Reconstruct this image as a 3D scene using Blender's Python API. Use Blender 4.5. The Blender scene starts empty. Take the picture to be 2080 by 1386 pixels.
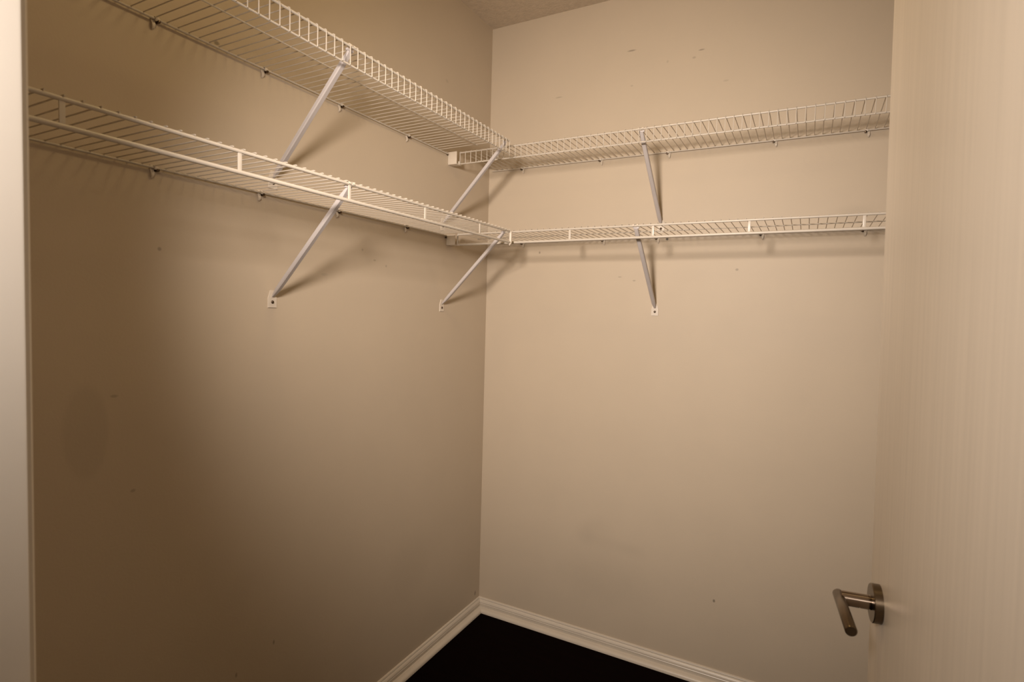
import bpy, bmesh, math
from mathutils import Vector, Matrix

sc = bpy.context.scene
# ------------------------------------------------------------------ camera, light, exposure
YAW, PITCH, ROLL = math.radians(28.062), math.radians(-3.049), math.radians(1.540)
CAM = Vector((1.332, -2.231, 1.4352))
F_PX = 1121.5
fw = Vector((-math.sin(YAW)*math.cos(PITCH), math.cos(YAW)*math.cos(PITCH), math.sin(PITCH)))
rt = Vector((math.cos(YAW), math.sin(YAW), 0)); up = rt.cross(fw)
r2 = rt*math.cos(ROLL) + up*math.sin(ROLL); u2 = up*math.cos(ROLL) - rt*math.sin(ROLL)
cam_d = bpy.data.cameras.new('camera'); cam = bpy.data.objects.new('camera', cam_d)
sc.collection.objects.link(cam)
cam_d.sensor_width = 36; cam_d.sensor_fit = 'HORIZONTAL'; cam_d.lens = F_PX/2080*36
cam_d.clip_start = 0.02; cam_d.clip_end = 50
cam.matrix_world = Matrix(((r2.x, u2.x, -fw.x, CAM.x), (r2.y, u2.y, -fw.y, CAM.y), (r2.z, u2.z, -fw.z, CAM.z), (0, 0, 0, 1)))
cam_d.dof.use_dof = True; cam_d.dof.focus_distance = 2.0; cam_d.dof.aperture_fstop = 8.0
sc.camera = cam

world = bpy.data.worlds.new('world'); sc.world = world; world.use_nodes = True
world.node_tree.nodes['Background'].inputs[0].default_value = (1, .8, .55, 1)
world.node_tree.nodes['Background'].inputs[1].default_value = 0.02

# photographer's flash, held in the doorway, and an added fill spot behind the camera to brighten jamb and door
def spot(name, loc, aim, energy, color, size, cone):
    d = bpy.data.lights.new(name, 'SPOT'); o = bpy.data.objects.new(name, d); sc.collection.objects.link(o)
    o.location = loc; o.rotation_euler = (Vector(aim) - Vector(loc)).to_track_quat('-Z', 'Y').to_euler()
    d.energy = energy; d.color = color; d.shadow_soft_size = size; d.spot_size = math.radians(cone); d.spot_blend = 1.0
spot('flash', (.90, -2.035, 1.893), (.52, 0, 1.42), 123, (1, .87, .77), .085, 99)
spot('jamb_fill', (1.065, -2.60, 1.79), (1.12, 0, 1.56), 66, (1, .89, .80), .10, 106)

sc.view_settings.view_transform = 'Standard'; sc.view_settings.look = 'None'
sc.view_settings.gamma = 1; sc.view_settings.use_curve_mapping = False
sc.view_settings.exposure = 0.0

# ------------------------------------------------------------------ dimensions (metres; room corner at the origin)
H = 2.72; X_R = 2.15; Y_F = -2.0087; WT = .117          # ceiling, right wall, closet face of front wall, wall thickness
D = .318; ZU = 2.0705; ZL = 1.7398; SB = .006            # shelf depth, shelf heights, back shelves sit a little higher
DX0, DX1, DZ = .739, 1.512, 2.06                         # door opening
C = sc.collection

# ------------------------------------------------------------------ materials
def mat(name, col, rough=.5, metal=0., spec=.5, emit=None, estr=0):
    m = bpy.data.materials.new(name); m.use_nodes = True
    b = m.node_tree.nodes['Principled BSDF']
    b.inputs['Base Color'].default_value = (*col, 1); b.inputs['Roughness'].default_value = rough
    b.inputs['Metallic'].default_value = metal; b.inputs['Specular IOR Level'].default_value = spec
    if emit:
        b.inputs['Emission Color'].default_value = (*emit, 1); b.inputs['Emission Strength'].default_value = estr
    return m
def nodes(m): return m.node_tree.nodes, m.node_tree.links, m.node_tree.nodes['Principled BSDF']
def coords(m, scale=(1, 1, 1)):
    n, l, b = nodes(m)
    tc = n.new('ShaderNodeTexCoord'); mp = n.new('ShaderNodeMapping'); mp.inputs['Scale'].default_value = scale
    l.new(tc.outputs['Object'], mp.inputs['Vector']); return mp.outputs['Vector']
def bump(m, scale, strength, dist, vec=None, detail=3):
    n, l, b = nodes(m)
    t = n.new('ShaderNodeTexNoise'); t.inputs['Scale'].default_value = scale; t.inputs['Detail'].default_value = detail
    l.new(vec or coords(m), t.inputs['Vector'])
    bp = n.new('ShaderNodeBump'); bp.inputs['Strength'].default_value = strength; bp.inputs['Distance'].default_value = dist
    l.new(t.outputs['Fac'], bp.inputs['Height']); l.new(bp.outputs['Normal'], b.inputs['Normal'])
def mottle(m, col, amount, scale, vec=None, stains_and_shade=(), axes='YZ', detail=4):
    """base colour with soft paint variation and a list of stain and painted-shade ellipses (a, b, radius a, radius b, strength, softness)"""
    n, l, b = nodes(m)
    v = vec or coords(m)
    t = n.new('ShaderNodeTexNoise'); t.inputs['Scale'].default_value = scale; t.inputs['Detail'].default_value = detail
    l.new(v, t.inputs['Vector'])
    mr = n.new('ShaderNodeMapRange'); mr.inputs['From Min'].default_value = .3; mr.inputs['From Max'].default_value = .7
    mr.inputs['To Min'].default_value = 1-amount; mr.inputs['To Max'].default_value = 1
    l.new(t.outputs['Fac'], mr.inputs['Value'])
    fac = mr.outputs['Result']
    def M(op, a, c):
        k = n.new('ShaderNodeMath'); k.operation = op
        for i, s in enumerate((a, c)):
            if isinstance(s, (int, float)): k.inputs[i].default_value = s
            else: l.new(s, k.inputs[i])
        return k.outputs[0]
    if stains_and_shade:
        w = n.new('ShaderNodeTexNoise'); w.inputs['Scale'].default_value = 60; l.new(v, w.inputs['Vector'])
        wob = M('MULTIPLY', M('SUBTRACT', w.outputs['Fac'], .5), .8)
        sp = n.new('ShaderNodeSeparateXYZ'); l.new(v, sp.inputs[0])
        for a0, b0, ra, rb, st, soft in stains_and_shade:
            da = M('DIVIDE', M('SUBTRACT', sp.outputs[axes[0]], a0), ra)
            db = M('DIVIDE', M('SUBTRACT', sp.outputs[axes[1]], b0), rb)
            r = M('SQRT', M('ADD', M('MULTIPLY', da, da), M('MULTIPLY', db, db)), 0)
            if ra < .03: r = M('ADD', r, wob)
            s = n.new('ShaderNodeMapRange'); s.interpolation_type = 'SMOOTHSTEP'
            s.inputs['From Min'].default_value = 1-soft; s.inputs['From Max'].default_value = 1+soft
            s.inputs['To Min'].default_value = 1-st; s.inputs['To Max'].default_value = 1
            l.new(r, s.inputs['Value']); fac = M('MULTIPLY', fac, s.outputs['Result'])
    mx = n.new('ShaderNodeMix'); mx.data_type = 'RGBA'; mx.blend_type = 'MULTIPLY'
    mx.inputs['Factor'].default_value = 1; mx.inputs['A'].default_value = (*col, 1)
    l.new(fac, mx.inputs['B']); l.new(mx.outputs['Result'], b.inputs['Base Color'])

WALL = (.545, .455, .345)
m_wl = mat('wall_paint_left', WALL, .55, spec=.3)
mottle(m_wl, WALL, .03, 5, stains_and_shade=[
    (-1.634, 1.155, .042, .098, .075, .15), (-1.4811, 1.5582, .004, .004, .35, .5), (-1.3398, 2.084, .007, .005, .5, .5),
    (-1.5795, 1.2266, .007, .003, .25, .5), (-1.5433, 1.0058, .005, .004, .25, .5), (-.0375, .0919, .006, .010, .4, .5),
    (-1.1652, .4493, .003, .006, .4, .5), (-1.2854, .42, .003, .006, .35, .5), (-.985, 1.535, .012, .004, .12, .5),
    (-.76, 1.60, .006, .003, .25, .5), (-.70, 1.585, .004, .004, .25, .5), (-.82, 1.63, .004, .004, .25, .5),
    (-.10, 2.27, .010, .014, .10, .5), (-.35, 2.36, .008, .006, .12, .5), (-.55, .42, .12, .10, .04, .6)])
bump(m_wl, 170, .10, .002)
m_wb = mat('wall_paint_back', WALL, .55, spec=.3)
mottle(m_wb, WALL, .03, 5, axes='XZ', stains_and_shade=[
    (.6538, 2.4996, .016, .0030, .40, .5), (.9265, 2.4506, .010, .0026, .38, .5), (.3393, 2.3637, .015, .0028, .22, .5),
    (.9004, 2.4262, .006, .004, .22, .5), (1.0642, .3312, .004, .006, .55, .5), (1.0901, 1.6149, .005, .004, .3, .5),
    (.5308, .4814, .032, .036, .055, .9), (.60, .465, .06, .024, .04, .9), (.72, .455, .05, .022, .045, .9),
    (.62, .30, .16, .09, .05, .7), (.58, .53, .05, .03, .035, .9), (.8266, 1.739, .005, .005, .8, .4),
    (.64, 1.59, .008, .003, .22, .5), (.70, 1.575, .006, .003, .25, .5), (.27, 1.70, .004, .005, .4, .5),
    (.66, 2.36, .005, .003, .18, .5), (1.02, 2.32, .010, .003, .14, .5), (.80, 2.43, .004, .005, .15, .5),
    (1.46, 1.80, .06, .025, .07, .7)])  # this last ellipse is the door's soft shadow, painted into the wall colour
bump(m_wb, 170, .10, .002)
m_wall = mat('wall_paint', WALL, .55, spec=.3); mottle(m_wall, WALL, .03, 5); bump(m_wall, 170, .10, .002)
m_ceil = mat('ceiling_texture', (.62, .52, .40), .9, spec=.2); mottle(m_ceil, (.62, .52, .40), .12, 55); bump(m_ceil, 120, .6, .004)
m_floor = mat('dark_floor', (.003, .0008, .0006), .7, spec=.03)
mottle(m_floor, (.003, .0006, .0005), .5, 6, vec=coords(m_floor, (1, 9, 1))); bump(m_floor, 8, .1, .001, vec=coords(m_floor, (1, 12, 1)))
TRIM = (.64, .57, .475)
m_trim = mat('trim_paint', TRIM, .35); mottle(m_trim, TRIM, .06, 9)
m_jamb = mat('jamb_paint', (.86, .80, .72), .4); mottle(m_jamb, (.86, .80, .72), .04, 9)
DOORC = (.74, .655, .55)
m_door = mat('door_paint', DOORC, .38)
_dv = coords(m_door, (70, 1, 1.6)); mottle(m_door, DOORC, .09, 1.6, vec=_dv, detail=6); bump(m_door, 2.2, .12, .002, vec=coords(m_door, (110, 1, 2.2)))
WIRE = (.57, .51, .43)
m_wire = mat('white_vinyl_wire', WIRE, .35); mottle(m_wire, WIRE, .06, 30)
m_brace = mat('brace_enamel', (.52, .475, .455), .4); mottle(m_brace, (.52, .475, .455), .05, 25)
m_plast = mat('white_plastic', (.66, .58, .48), .4); mottle(m_plast, (.66, .58, .48), .05, 40)
m_screw = mat('dark_screw', (.14, .10, .07), .3, metal=1.); mottle(m_screw, (.14, .10, .07), .2, 200)
m_nick = mat('satin_nickel', (.165, .125, .085), .30, metal=1.)
mottle(m_nick, (.165, .125, .085), .10, 3, vec=coords(m_nick, (300, 8, 8)))
m_neck = mat('polished_nickel', (.30, .24, .19), .16, metal=1.); mottle(m_neck, (.30, .24, .19), .05, 30)
m_opal = mat('opal_glass_lit', (.9, .85, .75), .3, emit=(1, .73, .36), estr=18.5)
mottle(m_opal, (.9, .85, .75), .03, 4)
m_base = mat('lamp_base', (.8, .78, .74), .4); mottle(m_base, (.8, .78, .74), .03, 8)

# ------------------------------------------------------------------ helpers
def mesh(name, bm, m, parent=None, loc=None, rot=None, smooth=True):
    bmesh.ops.recalc_face_normals(bm, faces=bm.faces[:])
    me = bpy.data.meshes.new(name); bm.to_mesh(me); bm.free()
    me.materials.append(m)
    if smooth:
        me.polygons.foreach_set('use_smooth', [True]*len(me.polygons))
        me.set_sharp_from_angle(angle=math.radians(40))
    o = bpy.data.objects.new(name, me); C.objects.link(o)
    if parent: o.parent = parent
    if loc: o.location = loc
    if rot: o.rotation_euler = rot
    return o
def tag(o, label=None, cat=None, group=None, kind=None):
    if label: o['label'] = label
    if cat: o['category'] = cat
    if group: o['group'] = group
    if kind: o['kind'] = kind
    return o
def thing(name, label, cat, loc=(0, 0, 0), rotz=0, group=None, kind=None):
    o = bpy.data.objects.new(name, None); C.objects.link(o); o.empty_display_size = .05
    o.location = loc; o.rotation_euler = (0, 0, rotz)
    return tag(o, label, cat, group, kind)
def box(bm, a, b, bev=0):
    a, b = Vector(a), Vector(b); c = (a+b)/2; s = b-a
    r = bmesh.ops.create_cube(bm, size=1, matrix=Matrix.Translation(c) @ Matrix.Diagonal((abs(s.x), abs(s.y), abs(s.z), 1)))
    if bev:
        es = list({e for v in r['verts'] for e in v.link_edges})
        bmesh.ops.bevel(bm, geom=es, offset=bev, segments=2, affect='EDGES', profile=.6)
def tube(bm, pts, r, sides=8, caps=True, up_hint=Vector((0, 0, 1))):
    pts = [Vector(q) for q in pts]; rings = []
    rs = r if isinstance(r, (list, tuple)) else [r]*len(pts)
    for i, q in enumerate(pts):
        t = ((pts[min(i+1, len(pts)-1)] - q).normalized() + (q - pts[max(i-1, 0)]).normalized()).normalized()
        h = up_hint if abs(t.dot(up_hint)) < .95 else Vector((1, 0, 0))
        a = t.cross(h).normalized(); b = a.cross(t).normalized()
        rings.append([bm.verts.new(q + a*rs[i]*math.cos(2*math.pi*k/sides) + b*rs[i]*math.sin(2*math.pi*k/sides)) for k in range(sides)])
    for A, B in zip(rings, rings[1:]):
        for k in range(sides): bm.faces.new((A[k], A[(k+1) % sides], B[(k+1) % sides], B[k]))
    if caps: bm.faces.new(rings[0][::-1]); bm.faces.new(rings[-1])
def sweep_section(bm, path, section, side):
    """loft a 2-D section (s along `side`, n normal to it) along a path; section may be one list or one per point"""
    path = [Vector(q) for q in path]; side = Vector(side).normalized(); rings = []
    for i, q in enumerate(path):
        t = (path[min(i+1, len(path)-1)] - path[max(i-1, 0)]).normalized(); n = t.cross(side).normalized()
        sec = section[i] if isinstance(section[0], list) else section
        rings.append([bm.verts.new(q + side*s + n*k) for s, k in sec])
    m = len(rings[0])
    for A, B in zip(rings, rings[1:]):
        for k in range(m): bm.faces.new((A[k], A[(k+1) % m], B[(k+1) % m], B[k]))
    bm.faces.new(rings[0][::-1]); bm.faces.new(rings[-1])
def lathe(bm, prof, axis='Z', seg=32, M=None):
    rings = []
    for r, h in prof:
        ring = []
        for k in range(seg):
            a = 2*math.pi*k/seg; v = Vector((r*math.cos(a), r*math.sin(a), h))
            if M: v = M @ v
            ring.append(bm.verts.new(v))
        rings.append(ring)
    for A, B in zip(rings, rings[1:]):
        for k in range(seg): bm.faces.new((A[k], A[(k+1) % seg], B[(k+1) % seg], B[k]))
    if prof[0][0] > 1e-6: bm.faces.new(rings[0][::-1])
    if prof[-1][0] > 1e-6: bm.faces.new(rings[-1])
def B_(): return bmesh.new()

# ------------------------------------------------------------------ the setting
def slab(name, a, b, m, label, cat):
    bm = B_(); box(bm, a, b); return tag(mesh(name, bm, m, smooth=False), label, cat, kind='structure')
HY = -4.4; HX0, HX1 = -.9, 3.0            # the room outside the closet
slab('floor', (HX0-.1, HY-.1, -.1), (HX1+.1, .1, 0), m_floor, 'nearly black dark wood floor of the closet', 'floor')
slab('ceiling', (HX0-.1, HY-.1, H), (HX1+.1, .1, H+.1), m_ceil, 'beige textured ceiling above the wire shelves', 'ceiling')
slab('wall_left', (-.1, Y_F, 0), (0, 0, H), m_wl, 'beige painted wall with a faint oval stain, facing the open door', 'wall')
slab('wall_back', (-.1, 0, 0), (X_R+.1, .1, H), m_wb, 'beige painted wall with small crescent scuffs, opposite the doorway', 'wall')
slab('wall_right', (X_R, Y_F, 0), (X_R+.1, 0, H), m_wall, 'beige painted wall behind the open door', 'wall')
bm = B_()
y0, y1 = Y_F-WT, Y_F
box(bm, (HX0, y0, 0), (DX0-.02, y1, H)); box(bm, (DX1+.02, y0, 0), (HX1, y1, H)); box(bm, (DX0-.02, y0, DZ+.02), (DX1+.02, y1, H))
tag(mesh('wall_front', bm, m_wall, smooth=False), 'painted wall around the closet doorway', 'wall', kind='structure')
slab('wall_outer_left', (HX0-.1, HY, 0), (HX0, Y_F, H), m_wall, 'painted side wall of the room outside the closet, beyond the bright jamb', 'wall')
slab('wall_outer_right', (HX1, HY, 0), (HX1+.1, Y_F, H), m_wall, 'painted side wall of the room outside the closet, beyond the door hinges', 'wall')
slab('wall_outer_back', (HX0-.1, HY-.1, 0), (HX1+.1, HY, H), m_wall, 'painted far wall of the room outside the closet', 'wall')

# door frame: jambs, head, stops, casing
bm = B_()
box(bm, (DX0-.02, y0, 0), (DX0, y1, DZ+.02), .0025)
LEAN = math.radians(.7)                    # the frame stands a touch out of plumb
def lean(bm):
    for v in bm.verts: v.co.x += (v.co.z-1.40)*math.tan(LEAN)
lean(bm)
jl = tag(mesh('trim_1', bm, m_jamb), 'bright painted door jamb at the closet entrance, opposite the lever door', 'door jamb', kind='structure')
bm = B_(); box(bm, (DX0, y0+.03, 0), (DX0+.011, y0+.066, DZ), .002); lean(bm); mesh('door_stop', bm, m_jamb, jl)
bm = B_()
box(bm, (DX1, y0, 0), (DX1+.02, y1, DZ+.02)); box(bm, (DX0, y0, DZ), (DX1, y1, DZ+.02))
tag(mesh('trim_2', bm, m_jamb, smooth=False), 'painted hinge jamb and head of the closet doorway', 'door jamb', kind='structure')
CAS = [(0, 0), (.0, .004), (.002, .0062), (.008, .0075), (.02, .009), (.04, .012), (.055, .014), (.06, .012), (.06, 0)]
def casing(name, x, sgn, yw, ys, label):
    bm = B_(); rings = []
    for z in (0, DZ+.005):
        rings.append([bm.verts.new((x+sgn*s, yw+ys*t, z + (s if z else 0))) for s, t in CAS])
    n = len(CAS)
    for k in range(n): bm.faces.new((rings[0][k], rings[0][(k+1) % n], rings[1][(k+1) % n], rings[1][k]))
    bm.faces.new(rings[0][::-1]); bm.faces.new(rings[1])
    if sgn < 0: lean(bm)
    return tag(mesh(name, bm, m_trim), label, 'door casing', kind='structure')
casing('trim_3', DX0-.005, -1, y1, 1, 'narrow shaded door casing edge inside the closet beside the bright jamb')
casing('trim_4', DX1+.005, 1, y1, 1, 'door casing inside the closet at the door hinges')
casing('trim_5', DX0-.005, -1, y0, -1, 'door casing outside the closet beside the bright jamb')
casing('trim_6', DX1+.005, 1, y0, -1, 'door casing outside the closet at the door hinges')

# baseboards with shoe moulding, mitred into the corner
BASE = [(0, 0), (.0100, 0), (.0100, .0175), (.0135, .034), (.0115, .0365), (.0135, .0395), (.0125, .045), (.0085, .050), (.0060, .0520), (.0075, .0550), (.0055, .0590), (.0, .0605)]
SHOE = [(.0098, 0), (.0335, 0), (.0333, .005), (.0315, .0100), (.028, .0140), (.022, .0168), (.0098, .0185)]
def moulding(name, prof, m, f, l0, l1, parent=None):
    bm = B_(); rings = []
    for end in (0, 1):
        rings.append([bm.verts.new(f(t, (l0 + t) if end == 0 else l1, z)) for t, z in prof])
    n = len(prof)
    for k in range(n): bm.faces.new((rings[0][k], rings[0][(k+1) % n], rings[1][(k+1) % n], rings[1][k]))
    bm.faces.new(rings[0][::-1]); bm.faces.new(rings[1])
    return mesh(name, bm, m, parent)
fl_ = lambda t, l, z: (t, -l, z)
fb_ = lambda t, l, z: (l, -t, z)
b1 = tag(moulding('baseboard_left', BASE, m_trim, fl_, 0, -Y_F), 'cream moulded baseboard under the wall facing the door', 'baseboard', kind='structure')
moulding('shoe_molding', SHOE, m_trim, fl_, 0, -Y_F, b1)
b2 = tag(moulding('baseboard_back', BASE, m_trim, fb_, 0, X_R), 'cream moulded baseboard under the wall opposite the doorway', 'baseboard', kind='structure')
moulding('shoe_molding', SHOE, m_trim, fb_, 0, X_R, b2)

# ------------------------------------------------------------------ open door with lever
DW = .762
dd = Vector((-.097, .995, 0)).normalized(); TILT = math.radians(-1.1)
edge = Vector((CAM.x+.101, CAM.y+1.02, 0)); hinge = edge - dd*DW
nrm = Vector((-dd.y, dd.x, 0))            # towards the camera side
base = hinge - nrm*math.sin(-TILT)*1.40
door = thing('door_1', 'cream painted closet door standing open, with a nickel lever', 'door', (base.x, base.y, .012), math.atan2(dd.y, dd.x), kind='structure')
door.rotation_euler = (TILT, 0, math.atan2(dd.y, dd.x))
bm = B_(); box(bm, (0, -.035, 0), (DW, 0, 2.035), .002); mesh('door_slab', bm, m_door, door)
for z in (.22, 1.0, 1.80):
    bm = B_(); tube(bm, [(-.004, -.041, z), (-.004, -.041, z+.09)], .006, 12); mesh('hinge', bm, m_nick, door)
LX, LZ = DW-.062, 1.0075                    # lever position in the door's own frame
RY = Matrix.Translation((LX, 0, LZ)) @ Matrix.Rotation(math.radians(-90), 4, 'X')   # local z -> +y (out of the door)
bm = B_()
tube(bm, [(LX+.0125, .052, LZ), (LX+.011, .052, LZ), (LX-.098, .052, LZ), (LX-.0995, .052, LZ)], [.0064, .0076, .0076, .0064], 24)
lev = mesh('lever', bm, m_nick, door); lev['label'] = 'satin nickel lever bar'
bm = B_(); lathe(bm, [(.0001, -.001), (.0277, -.001), (.0277, .0105), (.0268, .0115), (.0001, .0118)], seg=48, M=RY)
mesh('rosette', bm, m_nick, lev)
bm = B_(); lathe(bm, [(.0001, .0115), (.0105, .0115), (.0105, .0125), (.0098, .013), (.0098, .0145), (.0105, .015), (.0105, .050), (.0001, .050)], seg=40, M=RY)
mesh('neck', bm, m_neck, lev)
bm = B_(); tube(bm, [(LX-.0060, .026, LZ-.0078), (LX-.0064, .026, LZ-.0086)], .0012, 10); mesh('set_screw', bm, m_screw, lev)

# ------------------------------------------------------------------ wire shelves
ROT_L, ROT_B = math.radians(-90), math.radians(180)   # shelf frame: x along the wall, y out from the wall, z up
def rod(name, a, b, r, parent, sides=10):
    bm = B_(); tube(bm, [a, b], r, sides); return mesh(name, bm, m_wire, parent)
# shared cross wire meshes
WR = .00135
bm = B_()
tube(bm, [(0, .004, .0040), (0, D-.004, .0045), (0, D+.001, .0042), (0, D+.0038, .0025), (0, D+.0048, -.001), (0, D+.0043, -.0470)], WR, 6)
_w = mesh('cross_wire', bm, m_wire); ME_LIP = _w.data; bpy.data.objects.remove(_w)
bm = B_()
tube(bm, [(0, .004, .0042), (0, D*.5, .0046), (0, D+.0015, .0055), (0, D+.0050, .0045)], WR, 6)
_w = mesh('cross_wire', bm, m_wire); ME_FLAT = _w.data; bpy.data.objects.remove(_w)
def wires(parent, me, u0, lo, hi):
    k0 = math.ceil((lo-u0)/.0254); k1 = math.floor((hi-u0)/.0254)
    for k in range(k0, k1+1):
        o = bpy.data.objects.new('cross_wire', me); C.objects.link(o); o.parent = parent; o.location = (u0+k*.0254, 0, 0)
def upper_shelf(label, loc, rz, lo, hi, blo, bhi, u0):
    s = thing('wire_shelf', label, 'shelf', loc, rz)
    rod('back_rod', (blo, .008, 0), (bhi, .008, 0), .0027, s)
    rod('middle_rod', (lo, .178, .0012), (hi, .178, .0012), .0019, s, 8)
    rod('front_rod', (lo, D, 0), (hi, D, 0), .0031, s)
    rod('lip_rod', (lo, D, -.0450), (hi, D, -.0450), .0024, s)
    wires(s, ME_LIP, u0, lo+.001, hi-.001); return s
def lower_shelf(label, loc, rz, lo, hi, blo, bhi, u0, posts, cap_u):
    s = thing('wire_shelf', label, 'shelf', loc, rz)
    rod('back_rod', (blo, .008, 0), (bhi, .008, 0), .0027, s)
    rod('middle_rod', (lo, .163, .0012), (hi, .163, .0012), .0019, s, 8)
    rod('front_rod', (lo, D, 0), (hi, D, 0), .0040, s)
    rod('hanging_rail', (lo, D, -.0413), (hi, D, -.0413), .0047, s, 12)
    for u in posts:
        bm = B_(); box(bm, (u-.0042, D-.0016, -.0385), (u+.0042, D+.0016, -.002), .0012); mesh('lip_post', bm, m_wire, s)
    wires(s, ME_FLAT, u0, lo+.001, hi-.001)
    return s
LEND = -Y_F-.012; REND = -(X_R-.012)
LU0 = 1.4902
sLU = upper_shelf('upper white wire shelf with a ladder-like lip on the wall facing the door', (0, 0, ZU), ROT_L, .392, LEND, .345, LEND, LU0)
sBU = upper_shelf('upper white wire shelf with a ladder-like lip on the wall opposite the doorway', (0, 0, ZU+SB), ROT_B, REND, -.048, REND, -.022, -.789)
sLL = lower_shelf('lower white wire shelf with hanging rail on the wall facing the door', (0, 0, ZL), ROT_L, .372, LEND, .345, LEND, 1.2924,
                  [1.8022, 1.5041, 1.2042, .8966, .5862], .37)
sBL = lower_shelf('lower white wire shelf with hanging rail on the wall opposite the doorway', (0, 0, ZL+SB), ROT_B, REND, -.047, REND, -.022, -1.2203,
                  [-.5416, -.8487, -1.1547, -1.4645, -1.77, -2.07], -.047)
# moulded end caps
bm = B_()
tube(bm, [(.371, D, .004), (.367, D+.001, .0005), (.3655, D+.001, -.010), (.3655, D+.001, -.040), (.368, D+.001, -.047), (.374, D+.002, -.051)], [.0045, .0055, .0058, .0058, .005, .0028], 10, up_hint=Vector((0, 1, 0)))
mesh('end_cap', bm, m_plast, sLL)
bm = B_()
tube(bm, [(-.050, D, 0), (-.0475, D, -.001), (-.046, D, -.005), (-.046, D, -.036), (-.0475, D, -.0405), (-.052, D, -.0413)], .0036, 10, up_hint=Vector((0, 1, 0)))
mesh('end_loop', bm, m_wire, sBL)
bm = B_(); tube(bm, [(-.0495, D, 0), (-.0495, D, -.045)], .0022, 8, up_hint=Vector((0, 1, 0))); mesh('end_wire', bm, m_wire, sBU)

# ------------------------------------------------------------------ support braces
def sect(w, t):
    w /= 2; t /= 2; c = min(w, t)*.35
    return [(-w, -t+c), (-w+c, -t), (w-c, -t), (w, -t+c), (w, t-c), (w-c, t), (-w+c, t), (-w, t-c)]
def brace(label, loc, rz, uf, ut, rod_r, grp, dv=-.009):
    s = thing('support_brace', label, 'brace', loc, rz, grp)
    du = ut-uf
    P = lambda k: (uf+du*k, .004+(D-.006-.004)*k, -.281+(.281+dv)*k)
    ks = [0, .03, .07, .15, .5, .93, 1.0]
    secs = [sect(.006, .003), sect(.010, .007), sect(.0140, .011), sect(.0150, .0125), sect(.0150, .0125), sect(.0150, .0125), sect(.013, .006)]
    bm = B_(); sweep_section(bm, [P(k) for k in ks], secs, (1, 0, 0)); mesh('bar', bm, m_brace, s)
    bm = B_()                                                    # foot plate, tapered towards the bar
    prof = [(-.0145, -.312), (.0145, -.312), (.0145, -.285), (.007, -.263), (-.007, -.263), (-.0145, -.285)]
    A = [bm.verts.new((uf+a, .0004, z)) for a, z in prof]; Bq = [bm.verts.new((uf+a*.96, .0030, z+.0004)) for a, z in prof]
    for k in range(6): bm.faces.new((A[k], A[(k+1) % 6], Bq[(k+1) % 6], Bq[k]))
    bm.faces.new(A[::-1]); bm.faces.new(Bq); ft = mesh('foot_plate', bm, m_plast, s, smooth=False)
    bm = B_(); Mx = Matrix.Translation((uf, .0030, -.296)) @ Matrix.Rotation(math.radians(-90), 4, 'X')
    lathe(bm, [(.0046, 0), (.0044, .0012), (.0034, .0026), (.0016, .0033), (.0001, .0034)], seg=16, M=Mx); mesh('screw', bm, m_screw, ft)
    for q in (-.007, .007):                                      # two hook tabs over the front rod
        bm = B_(); R = rod_r+.0016
        pts = [(ut+q, D+R*math.cos(a), R*math.sin(a)) for a in [math.radians(v) for v in (205, 170, 140, 110, 80, 50, 20, -10)]]
        sweep_section(bm, pts, sect(.007, .0012), (1, 0, 0)); mesh('hook', bm, m_plast, s)
    bm = B_(); box(bm, (ut-.0105, D-.012, -.009), (ut+.0105, D-.0045, -.0035), .0008); mesh('hook_bridge', bm, m_brace, s)
    return s
G = 'diagonal shelf braces'
brace('diagonal brace under the upper shelf facing the door, away from the corner', (0, 0, ZU), ROT_L, 1.175, 1.2013, .0031, G)
brace('diagonal brace under the upper shelf facing the door, at its corner end', (0, 0, ZU), ROT_L, .362, .412, .0031, G)
brace('diagonal brace under the lower shelf facing the door, away from the corner', (0, 0, ZL), ROT_L, 1.176, 1.2013, .004, G)
brace('diagonal brace under the lower shelf facing the door, at its corner end', (0, 0, ZL), ROT_L, .359, .407, .004, G)
brace('diagonal brace under the upper shelf opposite the doorway', (0, 0, ZU+SB), ROT_B, -.801, -.7941, .0031, G)
brace('diagonal brace under the lower shelf opposite the doorway', (0, 0, ZL+SB), ROT_B, -.790, -.7882, .004, G)

# ------------------------------------------------------------------ wall clips on the back rods
def clip(label, loc, rz, u, side, grp):
    s = thing('wall_clip', label, 'clip', loc, rz, grp)
    bm = B_(); R = .0046                                          # saddle around the rod
    pts = [(u, .008+R*math.cos(a), R*math.sin(a)) for a in [math.radians(v) for v in (185, 150, 115, 80, 45, 10, -25, -60)]]
    sweep_section(bm, pts, sect(.009, .0016), (1, 0, 0))
    mesh('saddle', bm, m_plast, s)
    bm = B_(); t = u+side*.0055                                   # tab running down the wall, with a turned-out toe
    pts = [(t, .0022, .006), (t, .0030, -.004), (t, .0060, -.011), (t, .0066, -.016), (t, .0040, -.0205), (t, .0018, -.022)]
    sweep_section(bm, pts, [sect(.008, .003)]*3 + [sect(.007, .0034), sect(.0055, .003), sect(.004, .002)], (1, 0, 0)); tb = mesh('tab', bm, m_plast, s)
    bm = B_(); Mx = Matrix.Translation((u-side*.0035, .0128, -.0050)) @ Matrix.Rotation(math.radians(-90), 4, 'X')
    lathe(bm, [(.0030, -.012), (.0034, -.002), (.0036, 0), (.0030, .0012), (.0015, .0018), (.0001, .0019)], seg=14, M=Mx); mesh('screw', bm, m_screw, tb)
    return s
ORD = ['nearest', 'second from', 'third from', 'fourth from', 'fifth from', 'sixth from']
def clips(us, loc, rz, side, where, grp):
    for i, u in enumerate(us):
        clip(f'white wall clip of the {where}, {ORD[i]} the corner', loc, rz, u, side, grp)
clips([.5969, .9281, 1.2055, 1.4886], (0, 0, ZU), ROT_L, 1, 'upper shelf facing the door', 'clips of the upper shelf facing the door')
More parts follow.
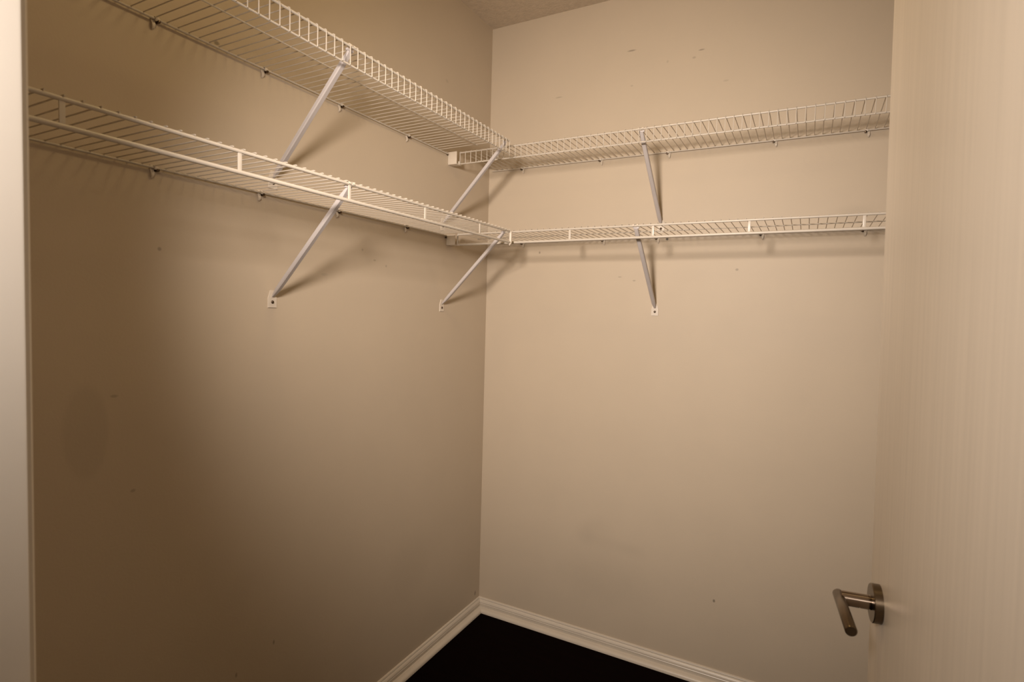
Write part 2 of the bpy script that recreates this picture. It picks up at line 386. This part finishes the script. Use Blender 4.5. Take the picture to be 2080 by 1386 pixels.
clips([.5968, .9338, 1.2152, 1.4931], (0, 0, ZL), ROT_L, 1, 'lower shelf facing the door', 'clips of the lower shelf facing the door')
clips([-.1745, -.5402, -.8177, -1.1961, -1.4774], (0, 0, ZU+SB), ROT_B, -1, 'upper shelf opposite the doorway', 'clips of the upper shelf opposite the doorway')
clips([-.1848, -.5633, -.7879, -1.1676, -1.4846], (0, 0, ZL+SB), ROT_B, -1, 'lower shelf opposite the doorway', 'clips of the lower shelf opposite the doorway')

# ------------------------------------------------------------------ end brackets holding the back shelves on the side wall
def end_bracket(label, z, top, bot):
    s = thing('end_bracket', label, 'bracket', (0, 0, z), 0, 'plastic end brackets of the shelves opposite the doorway')
    bm = B_()
    box(bm, (.0004, -.334, bot), (.003, -.292, top), .0010)        # wall plate
    box(bm, (.0006, -.334, bot), (.043, -.3305, top), .0012)       # front cheek
    box(bm, (.0006, -.3325, bot), (.043, -.296, bot+.003), .0010)  # sole
    box(bm, (.0006, -.3000, bot), (.043, -.2965, bot+.020), .0010) # rear cheek
    mesh('cradle', bm, m_plast, s)
    bm = B_(); box(bm, (.0004, -.349, .0), (.0035, -.3335, top-.002), .0012); tb = mesh('tab', bm, m_plast, s)
    bm = B_(); Mx = Matrix.Translation((.0035, -.3415, top-.0105)) @ Matrix.Rotation(math.radians(90), 4, 'Y')
    lathe(bm, [(.0040, -.002), (.0040, .001), (.0032, .0026), (.0001, .0032)], seg=14, M=Mx); mesh('screw', bm, m_screw, tb)
end_bracket('white plastic bracket carrying the end of the upper shelf in the corner', ZU+SB, .004, -.0470)
end_bracket('white plastic bracket carrying the end of the lower shelf in the corner', ZL+SB, -.002, -.0440)

# ------------------------------------------------------------------ closet ceiling lamp (above the frame)
lamp = thing('ceiling_lamp', 'round opal glass lamp on the closet ceiling', 'lamp', (.80, -1.20, H))
bm = B_(); lathe(bm, [(.0001, 0), (.15, 0), (.15, -.02), (.14, -.026), (.0001, -.026)], seg=40); mesh('lamp_base', bm, m_base, lamp)
bm = B_(); lathe(bm, [(.135, -.024), (.138, -.035), (.125, -.06), (.095, -.083), (.05, -.097), (.0001, -.101)], seg=40); mesh('lamp_shade', bm, m_opal, lamp)
